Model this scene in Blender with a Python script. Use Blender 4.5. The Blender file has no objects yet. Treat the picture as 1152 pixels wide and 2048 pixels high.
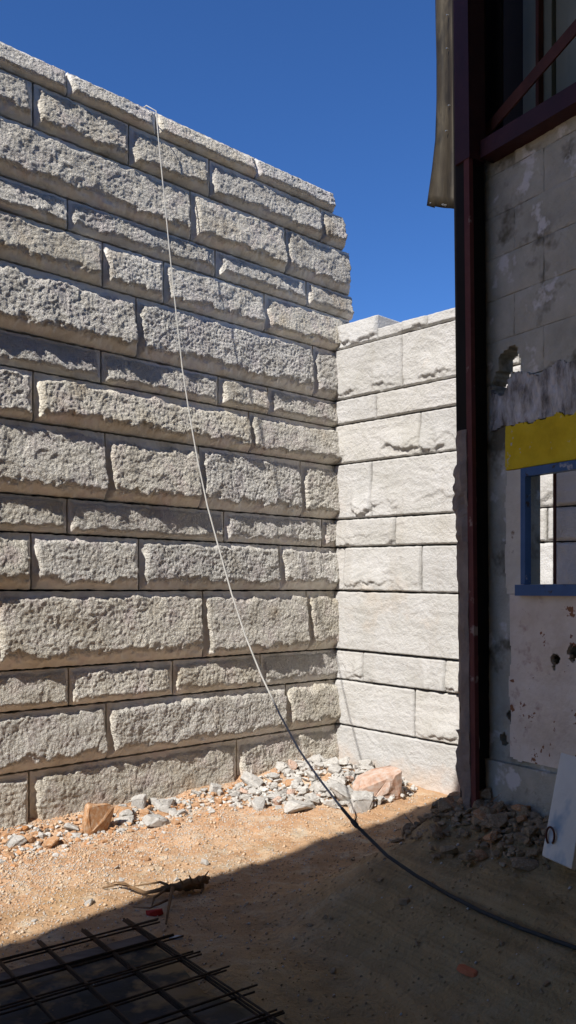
import bpy, bmesh, math, random
import numpy as np
from mathutils import Vector, Matrix

random.seed(7)
SC = bpy.context.scene
COL = SC.collection

# ------------------------------------------------------------------ camera, sky, sun, exposure
F, CX, HY, CAMZ = 1700.0, 576.0, 1181.0, 1.55      # focal length / centre / horizon of the photograph, eye height
cam_d = bpy.data.cameras.new('camera')
cam_d.sensor_fit = 'VERTICAL'; cam_d.sensor_height = 36.0
cam_d.lens = F / 2048 * 36
cam_d.shift_y = (HY - 1024) / 2048
cam_d.clip_start = 0.05; cam_d.clip_end = 500
cam = bpy.data.objects.new('camera', cam_d); COL.objects.link(cam)
cam.location = (0, 0, CAMZ); cam.rotation_euler = (math.pi / 2, 0, 0)
SC.camera = cam

# plan frame: CORN is the inner corner of the two stone walls, D runs along the tall wall away from us, N out of it
CORN = Vector((0.408, 7.3, 0))
D = Vector((0.7314, 0.682, 0)).normalized()
N = Vector((D.y, -D.x, 0))
BETA, GAMMA = 0.26, 0.97
to_sun = (-D + BETA * N + Vector((0, 0, GAMMA))).normalized()

world = bpy.data.worlds.new('World'); SC.world = world
world.use_nodes = True
wn = world.node_tree.nodes; wl = world.node_tree.links
bg = wn['Background']
sky = wn.new('ShaderNodeTexSky'); sky.sky_type = 'NISHITA'; sky.sun_disc = False
sky.sun_elevation = math.asin(to_sun.z)
sky.sun_rotation = math.atan2(to_sun.x, to_sun.y)
sky.altitude = 900; sky.air_density = 1.0; sky.dust_density = 0.0; sky.ozone_density = 10.0
hs = wn.new('ShaderNodeHueSaturation'); hs.inputs['Saturation'].default_value = 1.09; hs.inputs['Hue'].default_value = 0.506
wl.new(sky.outputs[0], hs.inputs['Color']); wl.new(hs.outputs[0], bg.inputs['Color'])
bg.inputs['Strength'].default_value = 0.106

sun_d = bpy.data.lights.new('sun', 'SUN'); sun_d.energy = 4.9; sun_d.angle = math.radians(0.5)
sun_d.color = (1.0, 0.965, 0.91)
sun = bpy.data.objects.new('sun', sun_d); COL.objects.link(sun)
sun.rotation_euler = (-to_sun).to_track_quat('-Z', 'Y').to_euler()
sun.location = (-6, -6, 9)

SC.view_settings.view_transform = 'Standard'; SC.view_settings.look = 'None'
SC.view_settings.exposure = 0.45; SC.view_settings.gamma = 1.0
SC.view_settings.use_curve_mapping = False
SC.cycles.max_bounces = 8; SC.cycles.diffuse_bounces = 5

# ------------------------------------------------------------------ noise on arrays
def _hash(ix, iy, seed):
    h = (ix.astype(np.int64) * 374761393 + iy.astype(np.int64) * 668265263 + seed * 974634777) & 0xffffffff
    h = ((h ^ (h >> 13)) * 1274126177) & 0xffffffff
    return (h ^ (h >> 16)) & 0xffff

def pn(x, y, seed=0):
    x = np.asarray(x, float); y = np.asarray(y, float)
    ix = np.floor(x); iy = np.floor(y); fx = x - ix; fy = y - iy
    def g(ox, oy):
        a = _hash(ix + ox, iy + oy, seed) * (2 * math.pi / 65536.0)
        return np.cos(a) * (fx - ox) + np.sin(a) * (fy - oy)
    sx = fx * fx * fx * (fx * (fx * 6 - 15) + 10); sy = fy * fy * fy * (fy * (fy * 6 - 15) + 10)
    return 1.5 * ((g(0, 0) * (1 - sx) + g(1, 0) * sx) * (1 - sy) + (g(0, 1) * (1 - sx) + g(1, 1) * sx) * sy)

def fbm(x, y, seed=0, octs=3, gain=0.5):
    s = 0; a = 1.0
    for k in range(octs):
        s = s + a * pn(x * 2 ** k, y * 2 ** k, seed + 17 * k); a *= gain
    return s

def sstep(a, b, x):
    t = np.clip((x - a) / (b - a), 0, 1); return t * t * (3 - 2 * t)

# ------------------------------------------------------------------ pixel rays to known planes (used to measure the place)
def on_left(px, py):
    r = (px - CX) / F
    s = (CORN.x - r * CORN.y) / (D.x - r * D.y)       # distance back from the corner along the tall wall
    y = CORN.y - s * D.y
    return s, CAMZ + (HY - py) / F * y

def on_right(px, py):
    r = (px - CX) / F
    s = (r * CORN.y - CORN.x) / (N.x - r * N.y)
    y = CORN.y + s * N.y
    return s, CAMZ + (HY - py) / F * y

def on_ground(px, py, z=0.0):
    y = (CAMZ - z) * F / (py - HY)
    return Vector(((px - CX) / F * y, y, z))

# ------------------------------------------------------------------ object helpers
def link(o, parent=None):
    COL.objects.link(o)
    if parent is not None: o.parent = parent
    return o

def tag(o, label=None, cat=None, group=None, kind=None):
    if label: o['label'] = label
    if cat: o['category'] = cat
    if group: o['group'] = group
    if kind: o['kind'] = kind
    return o

def empty(name, loc=(0, 0, 0)):
    o = bpy.data.objects.new(name, None); o.location = loc; o.empty_display_size = 0.1
    return link(o)

def obj(name, verts, faces, mat, parent=None, smooth=False):
    me = bpy.data.meshes.new(name)
    me.from_pydata([tuple(v) for v in verts], [], [tuple(f) for f in faces])
    me.update()
    me.materials.append(mat)
    if smooth: me.shade_smooth()
    o = bpy.data.objects.new(name, me)
    link(o, parent)
    if parent is not None: o.matrix_parent_inverse = parent.matrix_basis.inverted()
    return o

def fast_mesh(name, V, Q, mat):
    """V (n,3) array, Q (m,4) int array -> mesh"""
    me = bpy.data.meshes.new(name)
    me.vertices.add(len(V)); me.vertices.foreach_set('co', np.ascontiguousarray(V, dtype=np.float32).ravel())
    me.loops.add(len(Q) * 4); me.loops.foreach_set('vertex_index', np.ascontiguousarray(Q, dtype=np.int32).ravel())
    me.polygons.add(len(Q))
    me.polygons.foreach_set('loop_start', np.arange(len(Q), dtype=np.int32) * 4)
    me.polygons.foreach_set('loop_total', np.full(len(Q), 4, dtype=np.int32))
    me.update(calc_edges=True); me.validate()
    me.shade_smooth()
    me.materials.append(mat)
    return me

def frame_obj(me, name, parent):
    o = bpy.data.objects.new(name, me); link(o, parent)
    if parent is not None: o.matrix_parent_inverse = parent.matrix_basis.inverted()
    return o

class MB:
    def __init__(self): self.v = []; self.f = []
    def add(self, vs, fs):
        b = len(self.v); self.v += [Vector(p) for p in vs]; self.f += [[b + i for i in f] for f in fs]
    def hexa(self, p):     # 8 corners: 0-3 bottom ring, 4-7 top ring
        self.add(p, [(3, 2, 1, 0), (4, 5, 6, 7), (0, 1, 5, 4), (1, 2, 6, 5), (2, 3, 7, 6), (3, 0, 4, 7)])
    def box(self, a, b):
        x0, y0, z0 = a; x1, y1, z1 = b
        self.hexa([(x0, y0, z0), (x1, y0, z0), (x1, y1, z0), (x0, y1, z0), (x0, y0, z1), (x1, y0, z1), (x1, y1, z1), (x0, y1, z1)])
    def tube(self, pts, rad, n=7):
        pts = [Vector(p) for p in pts]
        if not hasattr(rad, '__len__'): rad = [rad] * len(pts)
        rings = []; up = Vector((0.123, 0.321, 1)).normalized()
        for i, p in enumerate(pts):
            t = (pts[min(i + 1, len(pts) - 1)] - pts[max(i - 1, 0)]).normalized()
            x = up.cross(t)
            if x.length < 1e-3: x = Vector((1, 0, 0)).cross(t)
            x.normalize(); y = t.cross(x); up = y
            up = t.cross(x)
            up = t.cross(x) if abs(t.dot(up)) < .9 else Vector((0, 0, 1))
            rings.append([p + (x * math.cos(2 * math.pi * k / n) + y * math.sin(2 * math.pi * k / n)) * rad[i] for k in range(n)])
            up = y
        vs = [v for r in rings for v in r]; fs = []
        for i in range(len(rings) - 1):
            for k in range(n):
                a = i * n + k; b = i * n + (k + 1) % n
                fs.append((a, b, b + n, a + n))
        fs.append(tuple(range(n - 1, -1, -1))); fs.append(tuple((len(rings) - 1) * n + k for k in range(n)))
        self.add(vs, fs)
    def build(self, name, mat, parent=None, smooth=False):
        return obj(name, self.v, self.f, mat, parent, smooth)

# ------------------------------------------------------------------ materials
def mat(name, cols, scale=8.0, rough=0.9, bump=0.0, bscale=60.0, pit=False, vary=0.0, metal=0.0, spots=None, detail=6.0, stretch=None, bdist=0.01, lo=0.32, hi=0.68):
    """cols: 2-3 colours blended by noise; spots: list of (colour, scale, low, high) noise patches laid over"""
    m = bpy.data.materials.new(name); m.use_nodes = True
    nt = m.node_tree; n = nt.nodes; l = nt.links
    p = n['Principled BSDF']; p.inputs['Roughness'].default_value = rough; p.inputs['Metallic'].default_value = metal
    p.inputs['Specular IOR Level'].default_value = 0.25
    tc = n.new('ShaderNodeTexCoord'); co = tc.outputs['Object']
    if stretch:
        mp = n.new('ShaderNodeMapping'); mp.inputs['Scale'].default_value = stretch
        l.new(co, mp.inputs['Vector']); co = mp.outputs[0]
    def noise(sc, det=detail, off=0.0):
        t = n.new('ShaderNodeTexNoise'); t.inputs['Scale'].default_value = sc; t.inputs['Detail'].default_value = det
        t.inputs['Roughness'].default_value = 0.62
        if off:
            v = n.new('ShaderNodeVectorMath'); v.operation = 'ADD'; v.inputs[1].default_value = (off, off * 1.7, -off)
            l.new(co, v.inputs[0]); l.new(v.outputs[0], t.inputs['Vector'])
        else: l.new(co, t.inputs['Vector'])
        return t.outputs['Fac']
    r = n.new('ShaderNodeValToRGB'); el = r.color_ramp.elements
    el[0].position = lo; el[1].position = hi
    el[0].color = (*cols[0], 1); el[1].color = (*cols[-1], 1)
    if len(cols) == 3: e = el.new((lo + hi) / 2); e.color = (*cols[1], 1)
    l.new(noise(scale), r.inputs[0]); c = r.outputs[0]
    for i, (sc_, ns, a, b) in enumerate(spots or []):
        mx = n.new('ShaderNodeMix'); mx.data_type = 'RGBA'
        mr = n.new('ShaderNodeMapRange'); mr.inputs['From Min'].default_value = a; mr.inputs['From Max'].default_value = b
        l.new(noise(ns, 4.0, 3.1 + 5.3 * i), mr.inputs['Value']); l.new(mr.outputs[0], mx.inputs['Factor'])
        l.new(c, mx.inputs['A']); mx.inputs['B'].default_value = (*sc_, 1); c = mx.outputs['Result']
    if vary:                                              # every stone has a tone of its own
        oi = n.new('ShaderNodeObjectInfo'); hv = n.new('ShaderNodeHueSaturation')
        a1 = n.new('ShaderNodeMapRange'); a1.inputs['To Min'].default_value = 1 - vary; a1.inputs['To Max'].default_value = 1 + vary
        l.new(oi.outputs['Random'], a1.inputs['Value']); l.new(a1.outputs[0], hv.inputs['Value'])
        w_ = n.new('ShaderNodeMath'); w_.operation = 'MULTIPLY'; w_.inputs[1].default_value = 7.31; l.new(oi.outputs['Random'], w_.inputs[0])
        fr = n.new('ShaderNodeMath'); fr.operation = 'FRACT'; l.new(w_.outputs[0], fr.inputs[0])
        a2 = n.new('ShaderNodeMapRange'); a2.inputs['To Min'].default_value = .85; a2.inputs['To Max'].default_value = 1.4
        l.new(fr.outputs[0], a2.inputs['Value']); l.new(a2.outputs[0], hv.inputs['Saturation'])
        l.new(c, hv.inputs['Color']); c = hv.outputs[0]
    l.new(c, p.inputs['Base Color'])
    if bump:
        b = n.new('ShaderNodeBump'); b.inputs['Strength'].default_value = bump; b.inputs['Distance'].default_value = bdist
        l.new(noise(bscale, 5.0, 9.0), b.inputs['Height']); l.new(b.outputs[0], p.inputs['Normal'])
        if pit:                                           # broken faces are pitted, chiselled margins are smoother
            at = n.new('ShaderNodeAttribute'); at.attribute_name = 'pitted'
            ml = n.new('ShaderNodeMath'); ml.operation = 'MULTIPLY_ADD'; ml.inputs[1].default_value = bump * .8; ml.inputs[2].default_value = bump * .2
            l.new(at.outputs['Fac'], ml.inputs[0]); l.new(ml.outputs[0], b.inputs['Strength'])
    return m

M = {}
M['stone'] = mat('rock_faced_limestone', [(.55, .505, .43), (.67, .635, .565), (.60, .54, .50)], 5, .95, 1.0, 58, bdist=.050, pit=True, vary=.09,
                 spots=[((.40, .33, .25), 2.2, .60, .78)])
M['stone_far'] = mat('smooth_limestone', [(.42, .405, .375), (.465, .45, .425), (.495, .48, .46)], 3.5, .95, .8, 70, bdist=.012, vary=.05,
                     spots=[((.50, .42, .34), 1.6, .62, .85)])
M['core'] = mat('dark_mortar', [(.025, .022, .019), (.05, .045, .04)], 20)
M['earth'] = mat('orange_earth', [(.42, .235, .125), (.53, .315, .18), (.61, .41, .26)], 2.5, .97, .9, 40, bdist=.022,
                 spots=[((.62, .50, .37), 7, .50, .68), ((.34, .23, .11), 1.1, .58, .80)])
M['pebble'] = mat('pebble', [(.42, .23, .11), (.54, .38, .24), (.62, .53, .42)], 14, .95)
M['rock_white'] = mat('white_rubble', [(.40, .375, .335), (.50, .475, .435), (.58, .56, .52)], 5, .95, .6, 60)
M['rock_orange'] = mat('orange_rubble', [(.42, .19, .07), (.48, .28, .15), (.56, .42, .30)], 7, .95, .6, 60)
M['rock_pink'] = mat('pink_rubble', [(.48, .27, .18), (.56, .40, .31), (.60, .52, .46)], 6, .95, .6, 60)
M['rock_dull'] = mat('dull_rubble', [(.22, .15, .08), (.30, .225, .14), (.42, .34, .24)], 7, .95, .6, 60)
M['concrete'] = mat('grey_concrete', [(.33, .315, .255), (.42, .40, .325), (.50, .475, .39)], 5, .95, .7, 70,
                    spots=[((.15, .135, .095), 4.2, .55, .66), ((.62, .60, .56), 6.0, .595, .655)])
M['scarred'] = mat('scarred_render', [(.12, .105, .09), (.42, .40, .37), (.62, .60, .57)], 22, .95, 1.0, 60, stretch=(1, 1, .35),
                   spots=[((.22, .12, .07), 9, .62, .7)])
M['yellow'] = mat('yellow_paint', [(.50, .34, .008), (.62, .43, .012), (.68, .50, .03)], 5, .7, .35, 50, spots=[((.50, .46, .38), 15, .64, .68), ((.25, .15, .03), 11, .66, .72)])
M['blue'] = mat('blue_paint', [(.045, .10, .215), (.06, .125, .26)], 8, .55, .2, 50, spots=[((.05, .04, .04), 16, .64, .69), ((.35, .36, .38), 12, .64, .70)])
M['white_plaster'] = mat('added_white_plaster', [(.58, .535, .44), (.68, .64, .53)], 8, .95, .5, 60, spots=[((.22, .15, .1), 9, .66, .74)])
M['pink'] = mat('pink_whitewash', [(.62, .52, .41), (.72, .63, .52), (.76, .68, .58)], 4, .95, .6, 50,
                spots=[((.45, .30, .24), 10, .58, .72), ((.26, .12, .06), 11.0, .61, .625), ((.12, .11, .10), 21, .74, .77)])
M['purple'] = mat('maroon_steel', [(.035, .011, .012), (.052, .016, .018)], 6, .6, .2, 40, spots=[((.30, .27, .26), 8, .72, .76)])
M['shade_black_steel'] = mat('dark_shade_steel', [(.008, .006, .005), (.013, .010, .008)], 6, .85)  # near-black also stands in for shade in the post slot and opening
M['rust'] = mat('rusty_steel', [(.06, .02, .012), (.09, .03, .018)], 9, .7, .3, 40)
M['strip'] = mat('flaking_maroon', [(.085, .026, .026), (.12, .04, .036)], 7, .75, .3, 40, spots=[((.26, .20, .18), 7, .60, .66)])
M['casing'] = mat('broken_mortar', [(.17, .13, .11), (.22, .185, .16), (.28, .24, .21)], 7, .95, .9, 50, spots=[((.2, .09, .06), 6, .64, .70)])
M['sheet'] = mat('weathered_sheet', [(.025, .018, .010), (.05, .04, .025), (.10, .08, .055)], 2.2, .6, .1, 20, metal=.2, stretch=(3, 3, .8),
                 spots=[((.02, .016, .011), 4, .50, .62)])
M['rivet'] = mat('rivet_steel', [(.5, .5, .5), (.6, .6, .6)], 5, .3, metal=.8)
M['cladding'] = mat('green_grey_cladding', [(.15, .165, .13), (.22, .235, .19)], 4, .5, stretch=(1, 1, .3))
M['board'] = mat('scuffed_white_board', [(.62, .595, .51), (.74, .715, .625)], 5, .7, .35, 60, stretch=(1, 1, .6),
                 spots=[((.30, .38, .43), 5, .52, .66), ((.20, .16, .1), 12, .70, .76)])
M['rebar'] = mat('rusty_rebar', [(.02, .014, .010), (.042, .026, .016), (.08, .042, .022)], 12, .8, .4, 80)
M['cable'] = mat('grey_cable', [(.20, .195, .175), (.27, .26, .235)], 12, .85)
M['wood'] = mat('dead_wood', [(.13, .075, .035), (.24, .15, .08)], 10, .9, .6, 50)
M['red'] = mat('red_plastic', [(.35, .02, .015), (.45, .03, .02)], 6, .5)
M['shard'] = mat('brick_red', [(.42, .13, .06), (.50, .18, .09)], 14, .9, .4, 60)
M['scrap'] = mat('blue_grey_scrap', [(.35, .40, .45), (.45, .50, .55)], 9, .7)
M['shade_roofing'] = mat('shade_roof_sheeting', [(.26, .23, .20), (.34, .31, .27)], 5, .7)
M['timber'] = mat('grey_timber', [(.12, .10, .085), (.18, .155, .13)], 6, .9, stretch=(1, 6, 6))

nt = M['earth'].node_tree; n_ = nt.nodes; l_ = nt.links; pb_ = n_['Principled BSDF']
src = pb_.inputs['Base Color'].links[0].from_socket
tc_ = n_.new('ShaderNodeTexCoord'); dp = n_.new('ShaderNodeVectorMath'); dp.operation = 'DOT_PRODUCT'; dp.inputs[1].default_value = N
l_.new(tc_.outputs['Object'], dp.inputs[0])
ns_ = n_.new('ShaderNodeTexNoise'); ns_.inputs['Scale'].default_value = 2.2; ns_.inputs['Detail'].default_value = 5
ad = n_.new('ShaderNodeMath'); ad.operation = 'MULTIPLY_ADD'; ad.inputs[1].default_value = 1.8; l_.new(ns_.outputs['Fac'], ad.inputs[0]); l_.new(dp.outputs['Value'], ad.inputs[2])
mr_ = n_.new('ShaderNodeMapRange'); mr_.inputs['From Min'].default_value = CORN.dot(N) + 1.5; mr_.inputs['From Max'].default_value = CORN.dot(N) + 3.6  # packed soil by the shed; its darker colour also deepens the shade
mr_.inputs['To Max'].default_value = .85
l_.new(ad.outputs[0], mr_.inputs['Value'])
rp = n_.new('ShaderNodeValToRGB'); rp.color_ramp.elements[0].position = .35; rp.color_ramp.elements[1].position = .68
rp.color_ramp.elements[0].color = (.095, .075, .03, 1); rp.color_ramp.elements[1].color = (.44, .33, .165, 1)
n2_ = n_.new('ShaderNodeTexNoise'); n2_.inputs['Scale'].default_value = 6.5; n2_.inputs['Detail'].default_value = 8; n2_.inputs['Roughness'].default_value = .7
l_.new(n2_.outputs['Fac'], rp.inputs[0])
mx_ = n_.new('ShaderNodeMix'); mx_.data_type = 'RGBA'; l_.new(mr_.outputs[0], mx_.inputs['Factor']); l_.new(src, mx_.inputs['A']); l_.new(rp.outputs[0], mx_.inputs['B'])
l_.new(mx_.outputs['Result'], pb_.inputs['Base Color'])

for mm in (M['stone'], M['stone_far']):
    nt = mm.node_tree; n_ = nt.nodes; l_ = nt.links; pb_ = n_['Principled BSDF']
    src = pb_.inputs['Base Color'].links[0].from_socket
    tc_ = n_.new('ShaderNodeTexCoord'); sx_ = n_.new('ShaderNodeSeparateXYZ'); l_.new(tc_.outputs['Object'], sx_.inputs[0])
    ns_ = n_.new('ShaderNodeTexNoise'); ns_.inputs['Scale'].default_value = 7; ns_.inputs['Detail'].default_value = 5; l_.new(tc_.outputs['Object'], ns_.inputs['Vector'])
    ad = n_.new('ShaderNodeMath'); ad.operation = 'MULTIPLY_ADD'; ad.inputs[1].default_value = -.55; l_.new(ns_.outputs['Fac'], ad.inputs[0]); l_.new(sx_.outputs['Z'], ad.inputs[2])
    mr_ = n_.new('ShaderNodeMapRange'); mr_.inputs['From Min'].default_value = -.08; mr_.inputs['From Max'].default_value = -.32; mr_.inputs['To Max'].default_value = .62 if mm is M['stone'] else .42
    l_.new(ad.outputs[0], mr_.inputs['Value'])
    # faint rain streaks
    mp_ = n_.new('ShaderNodeMapping'); mp_.inputs['Scale'].default_value = (7, 7, .7); l_.new(tc_.outputs['Object'], mp_.inputs['Vector'])
    n3_ = n_.new('ShaderNodeTexNoise'); n3_.inputs['Scale'].default_value = 1.0; n3_.inputs['Detail'].default_value = 4; l_.new(mp_.outputs[0], n3_.inputs['Vector'])
    m3_ = n_.new('ShaderNodeMapRange'); m3_.inputs['From Min'].default_value = .54; m3_.inputs['From Max'].default_value = .72; m3_.inputs['To Max'].default_value = .25 if mm is M['stone'] else .18
    l_.new(n3_.outputs['Fac'], m3_.inputs['Value'])
    x3_ = n_.new('ShaderNodeMix'); x3_.data_type = 'RGBA'; l_.new(m3_.outputs[0], x3_.inputs['Factor']); l_.new(src, x3_.inputs['A']); x3_.inputs['B'].default_value = (.27, .22, .16, 1)
    mx_ = n_.new('ShaderNodeMix'); mx_.data_type = 'RGBA'; l_.new(mr_.outputs[0], mx_.inputs['Factor']); l_.new(x3_.outputs['Result'], mx_.inputs['A']); mx_.inputs['B'].default_value = (.50, .31, .17, 1)
    l_.new(mx_.outputs['Result'], pb_.inputs['Base Color'])

# ------------------------------------------------------------------ ground
B0 = Vector(((922 - CX) / F * 4.20, 4.20, 0))          # foot of the building's corner post
E1 = Vector((0.534, -0.845, 0)).normalized()           # along the building's face, towards us
EN = Vector((E1.y, -E1.x, 0)).normalized()             # out of that face, towards the camera

def ground_z(x, y, fine=True):
    x = np.asarray(x, float); y = np.asarray(y, float)
    rx, ry = x - CORN.x, y - CORN.y
    s = -(rx * D.x + ry * D.y); p = rx * N.x + ry * N.y      # distances from the right-hand and from the tall wall
    z = 0.10 * np.exp(-(np.clip(p, 0, 9) / 0.16) ** 2) * sstep(-.2, .3, s)
    z = z + 0.15 * np.exp(-((s - .5) / 0.45) ** 2 - ((p - .45) / 0.42) ** 2)
    q = (x - B0.x) * EN.x + (y - B0.y) * EN.y; t = (x - B0.x) * E1.x + (y - B0.y) * E1.y
    w = sstep(-.75, .0, t) * (1 - sstep(2.5, 4, t))
    z = z + w * (0.34 * (1 - sstep(.22, 1.0, q)) + 0.15 * (1 - sstep(-.08, .28, q)))
    if fine:
        z = z + 0.022 * fbm(x * 1.3, y * 1.3, 5, 3) + 0.010 * fbm(x * 7, y * 7, 6, 3) + .008 * np.abs(fbm(x * 3.1, y * 3.1, 61, 3))
    return z

def hit(px, py, lift=0.0):
    """where the ray of a photograph pixel meets the earth (lifted a little)"""
    yy = np.linspace(1.6, 9.0, 6000); xx = (px - CX) / F * yy; zz = CAMZ + (HY - py) / F * yy
    k = int(np.argmax(zz <= ground_z(xx, yy) + lift))
    return Vector((xx[k], yy[k], zz[k]))
def axis(a, b, step, far):
    c = list(np.arange(a, b, step)); d = step; hi = c[-1]; lo = c[0]
    while hi < far: d *= 1.35; hi += d; c.append(hi)
    d = step
    while lo > -far: d *= 1.35; lo -= d; c.insert(0, lo)
    return np.array(c)
gx = axis(-2.2, 2.2, .025, 150); gy = axis(2.3, 7.6, .025, 150)
X, Y = np.meshgrid(gx, gy); Z = ground_z(X, Y)
nx, ny = len(gx), len(gy)
idx = np.arange(nx * ny).reshape(ny, nx)
Q = np.stack([idx[:-1, :-1], idx[:-1, 1:], idx[1:, 1:], idx[1:, :-1]], -1).reshape(-1, 4)
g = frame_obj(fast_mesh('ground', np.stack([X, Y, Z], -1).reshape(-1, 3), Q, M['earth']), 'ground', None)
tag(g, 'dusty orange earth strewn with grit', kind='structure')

# ------------------------------------------------------------------ grid blocks
def grid_block(name, u0, u1, v0, v1, cell, hfun, place, m, parent, back=0.06, mask=None, wobble=0.0, seed=0, vtilt=0.0):
    """a block face as a relief grid over [u0,u1]x[v0,v1] with its four sides; place(u,v,h) -> xyz arrays"""
    nu = max(2, int(round((u1 - u0) / cell)) + 1); nv = max(2, int(round((v1 - v0) / cell)) + 1)
    u = np.linspace(u0, u1, nu); v = np.linspace(v0, v1, nv)
    U, Vv = np.meshgrid(u, v)
    H = hfun(U - u0, Vv - v0, u1 - u0, v1 - v0)
    if wobble:
        k = 1 - np.clip(np.minimum(Vv - v0, v1 - Vv) / .03, 0, 1)
        Vv = Vv + k * wobble * fbm(U * 22, Vv * 3, seed + 3, 2)
        k = 1 - np.clip(np.minimum(U - u0, u1 - U) / .03, 0, 1)
        U = U + k * wobble * .6 * fbm(Vv * 22, U * 3, seed + 4, 2)
    P = place(U, Vv, H).reshape(-1, 3)
    idx = np.arange(nu * nv).reshape(nv, nu)
    q = np.stack([idx[:-1, :-1], idx[:-1, 1:], idx[1:, 1:], idx[1:, :-1]], -1)
    if mask is None:
        cellm = np.ones((nv - 1, nu - 1), bool)
    else:
        uc = (u[:-1] + u[1:]) / 2; vc = (v[:-1] + v[1:]) / 2
        cellm = mask(*np.meshgrid(uc, vc))
        if not cellm.any(): return None
    Qf = q[cellm]
    B = place(U, Vv, np.full_like(H, -back)).reshape(-1, 3)
    pad = np.pad(cellm, 1)
    sides = []
    for di, dj, (a, b) in ((-1, 0, (0, 1)), (0, 1, (1, 2)), (1, 0, (2, 3)), (0, -1, (3, 0))):
        edge = cellm & ~pad[1 + di:pad.shape[0] - 1 + di, 1 + dj:pad.shape[1] - 1 + dj]
        e = q[edge]; sides.append(np.stack([e[:, b], e[:, a]], -1))
    S = np.concatenate(sides)
    nP = len(P)
    # sides keep vertices of their own so that the arris stays sharp
    uniq, inv = np.unique(S.ravel(), return_inverse=True); inv = inv.reshape(-1, 2)
    nS = len(uniq)
    V = np.concatenate([P, P[uniq], B[uniq]])
    Qs = np.stack([nP + inv[:, 1], nP + inv[:, 0], nP + nS + inv[:, 0], nP + nS + inv[:, 1]], -1)[:, ::-1]
    allq = [Qf, Qs]
    if mask is not None:                                   # a back face too: it can be seen through holes
        allq.append(Qf[:, ::-1] + len(V)); V = np.concatenate([V, B])
    used = np.concatenate(allq)
    keep, inv2 = np.unique(used.ravel(), return_inverse=True)
    me = fast_mesh(name, V[keep], inv2.reshape(-1, 4), m)
    if hasattr(hfun, 'pitted'):
        pv = np.zeros(len(V)); pv[:nP] = hfun.pitted.ravel()
        me.attributes.new('pitted', 'FLOAT', 'POINT').data.foreach_set('value', pv[keep].astype(np.float32))
    return frame_obj(me, name, parent)

def soft_min(ds, k=9.0):
    return -np.log(sum(np.exp(-k * d) for d in ds)) / k

def place_left(u, v, h):
    return np.stack([CORN.x + D.x * u + N.x * h, CORN.y + D.y * u + N.y * h, v], -1)
def place_right(u, v, h):
    return np.stack([CORN.x + N.x * u - D.x * h, CORN.y + N.y * u - D.y * h, v - .018 * u], -1)

def rock_face(seed, prot, far=False):
    """bold rock-faced ashlar: broad chiselled bevels round a bulging, finely broken face"""
    rr = random.Random(seed)
    bt, bb, bl, br = rr.uniform(.042, .07), rr.uniform(.065, .105), rr.uniform(.028, .05), rr.uniform(.028, .05)
    kf = rr.uniform(.8, 1.35); km = rr.uniform(.5, 1.3); kp = rr.uniform(.9, 1.6); kl = rr.uniform(.28, .50)
    tu, tv = rr.uniform(-.02, .004), rr.uniform(-.02, .03)
    def f(u, v, w, h):
        n1 = 1 + .45 * fbm(u * 6, v * 6, seed + 1, 4, .65)
        n2 = 1 + .50 * fbm(u * 6, v * 6, seed + 2, 4, .65)
        sc = min(1.05, h / .38)
        one = np.clip
        dt, dl = one((h - v) / (bt * sc * n1), 0, 1), one(u / (bl * n1), 0, 1)
        db, dr = one(v / (bb * sc * n2), 0, 1), one((w - u) / (br * n2), 0, 1)
        pt, pl = .12 * dt + .88 * dt ** 3.2, .15 * dl + .85 * dl ** 2.2      # low margin, then a steep crest
        pb, pr_ = db ** .9, dr ** .9                                         # long chiselled slope
        prof = np.minimum(np.minimum(pt, pl), np.minimum(pb, pr_))
        d = np.minimum(np.minimum(dt, dl), np.minimum(db, dr))
        face = sstep(.62, .98, d)
        f.pitted = sstep(.45, .8, d)
        big = fbm(u * 2.6, v * 3.4, seed + 5, 2) * .009 + (u - w / 2) * tu + (v - h / 2) * tv
        wa = fbm(u * 9, v * 9, seed + 11, 2) * .35
        mid = fbm(u * 12 * kf + wa, v * 12 * kf - wa, seed + 6, 2)
        pit = fbm(u * 40 * kf + wa * 3, v * 40 * kf, seed + 7, 2, .7)
        plan_ = np.abs(pn(u * 3.3 * kf + v * 2, v * 5 * kf - u, seed + 21))
        chis = np.abs(pn(u * 9 + 1.6 * pn(u * 5, v * 5, seed), v * 15 + u * 4, seed + 8))
        chis2 = np.abs(pn(u * 22 - v * 8, v * 20, seed + 12))
        lean_ = (kl + (1.12 - kl) * (1 - v / h)) * (1 + .26 * (u / w - .5))      # faces lean: low at the top, bold at the foot
        hh = prof * (prot * lean_ + big) + face * (.0044 * km * mid + .0036 * kp * pit - .010 * plan_ + .004) + (1 - face) * np.clip(d * 5, 0, 1) * ((.006 + .013 * prof) * (chis - .3) + .006 * (chis2 - .3))
        return hh + .002 * fbm(u * 22, v * 22, seed + 9, 2) * np.clip(d * 3, 0, 1)
    return f

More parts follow.
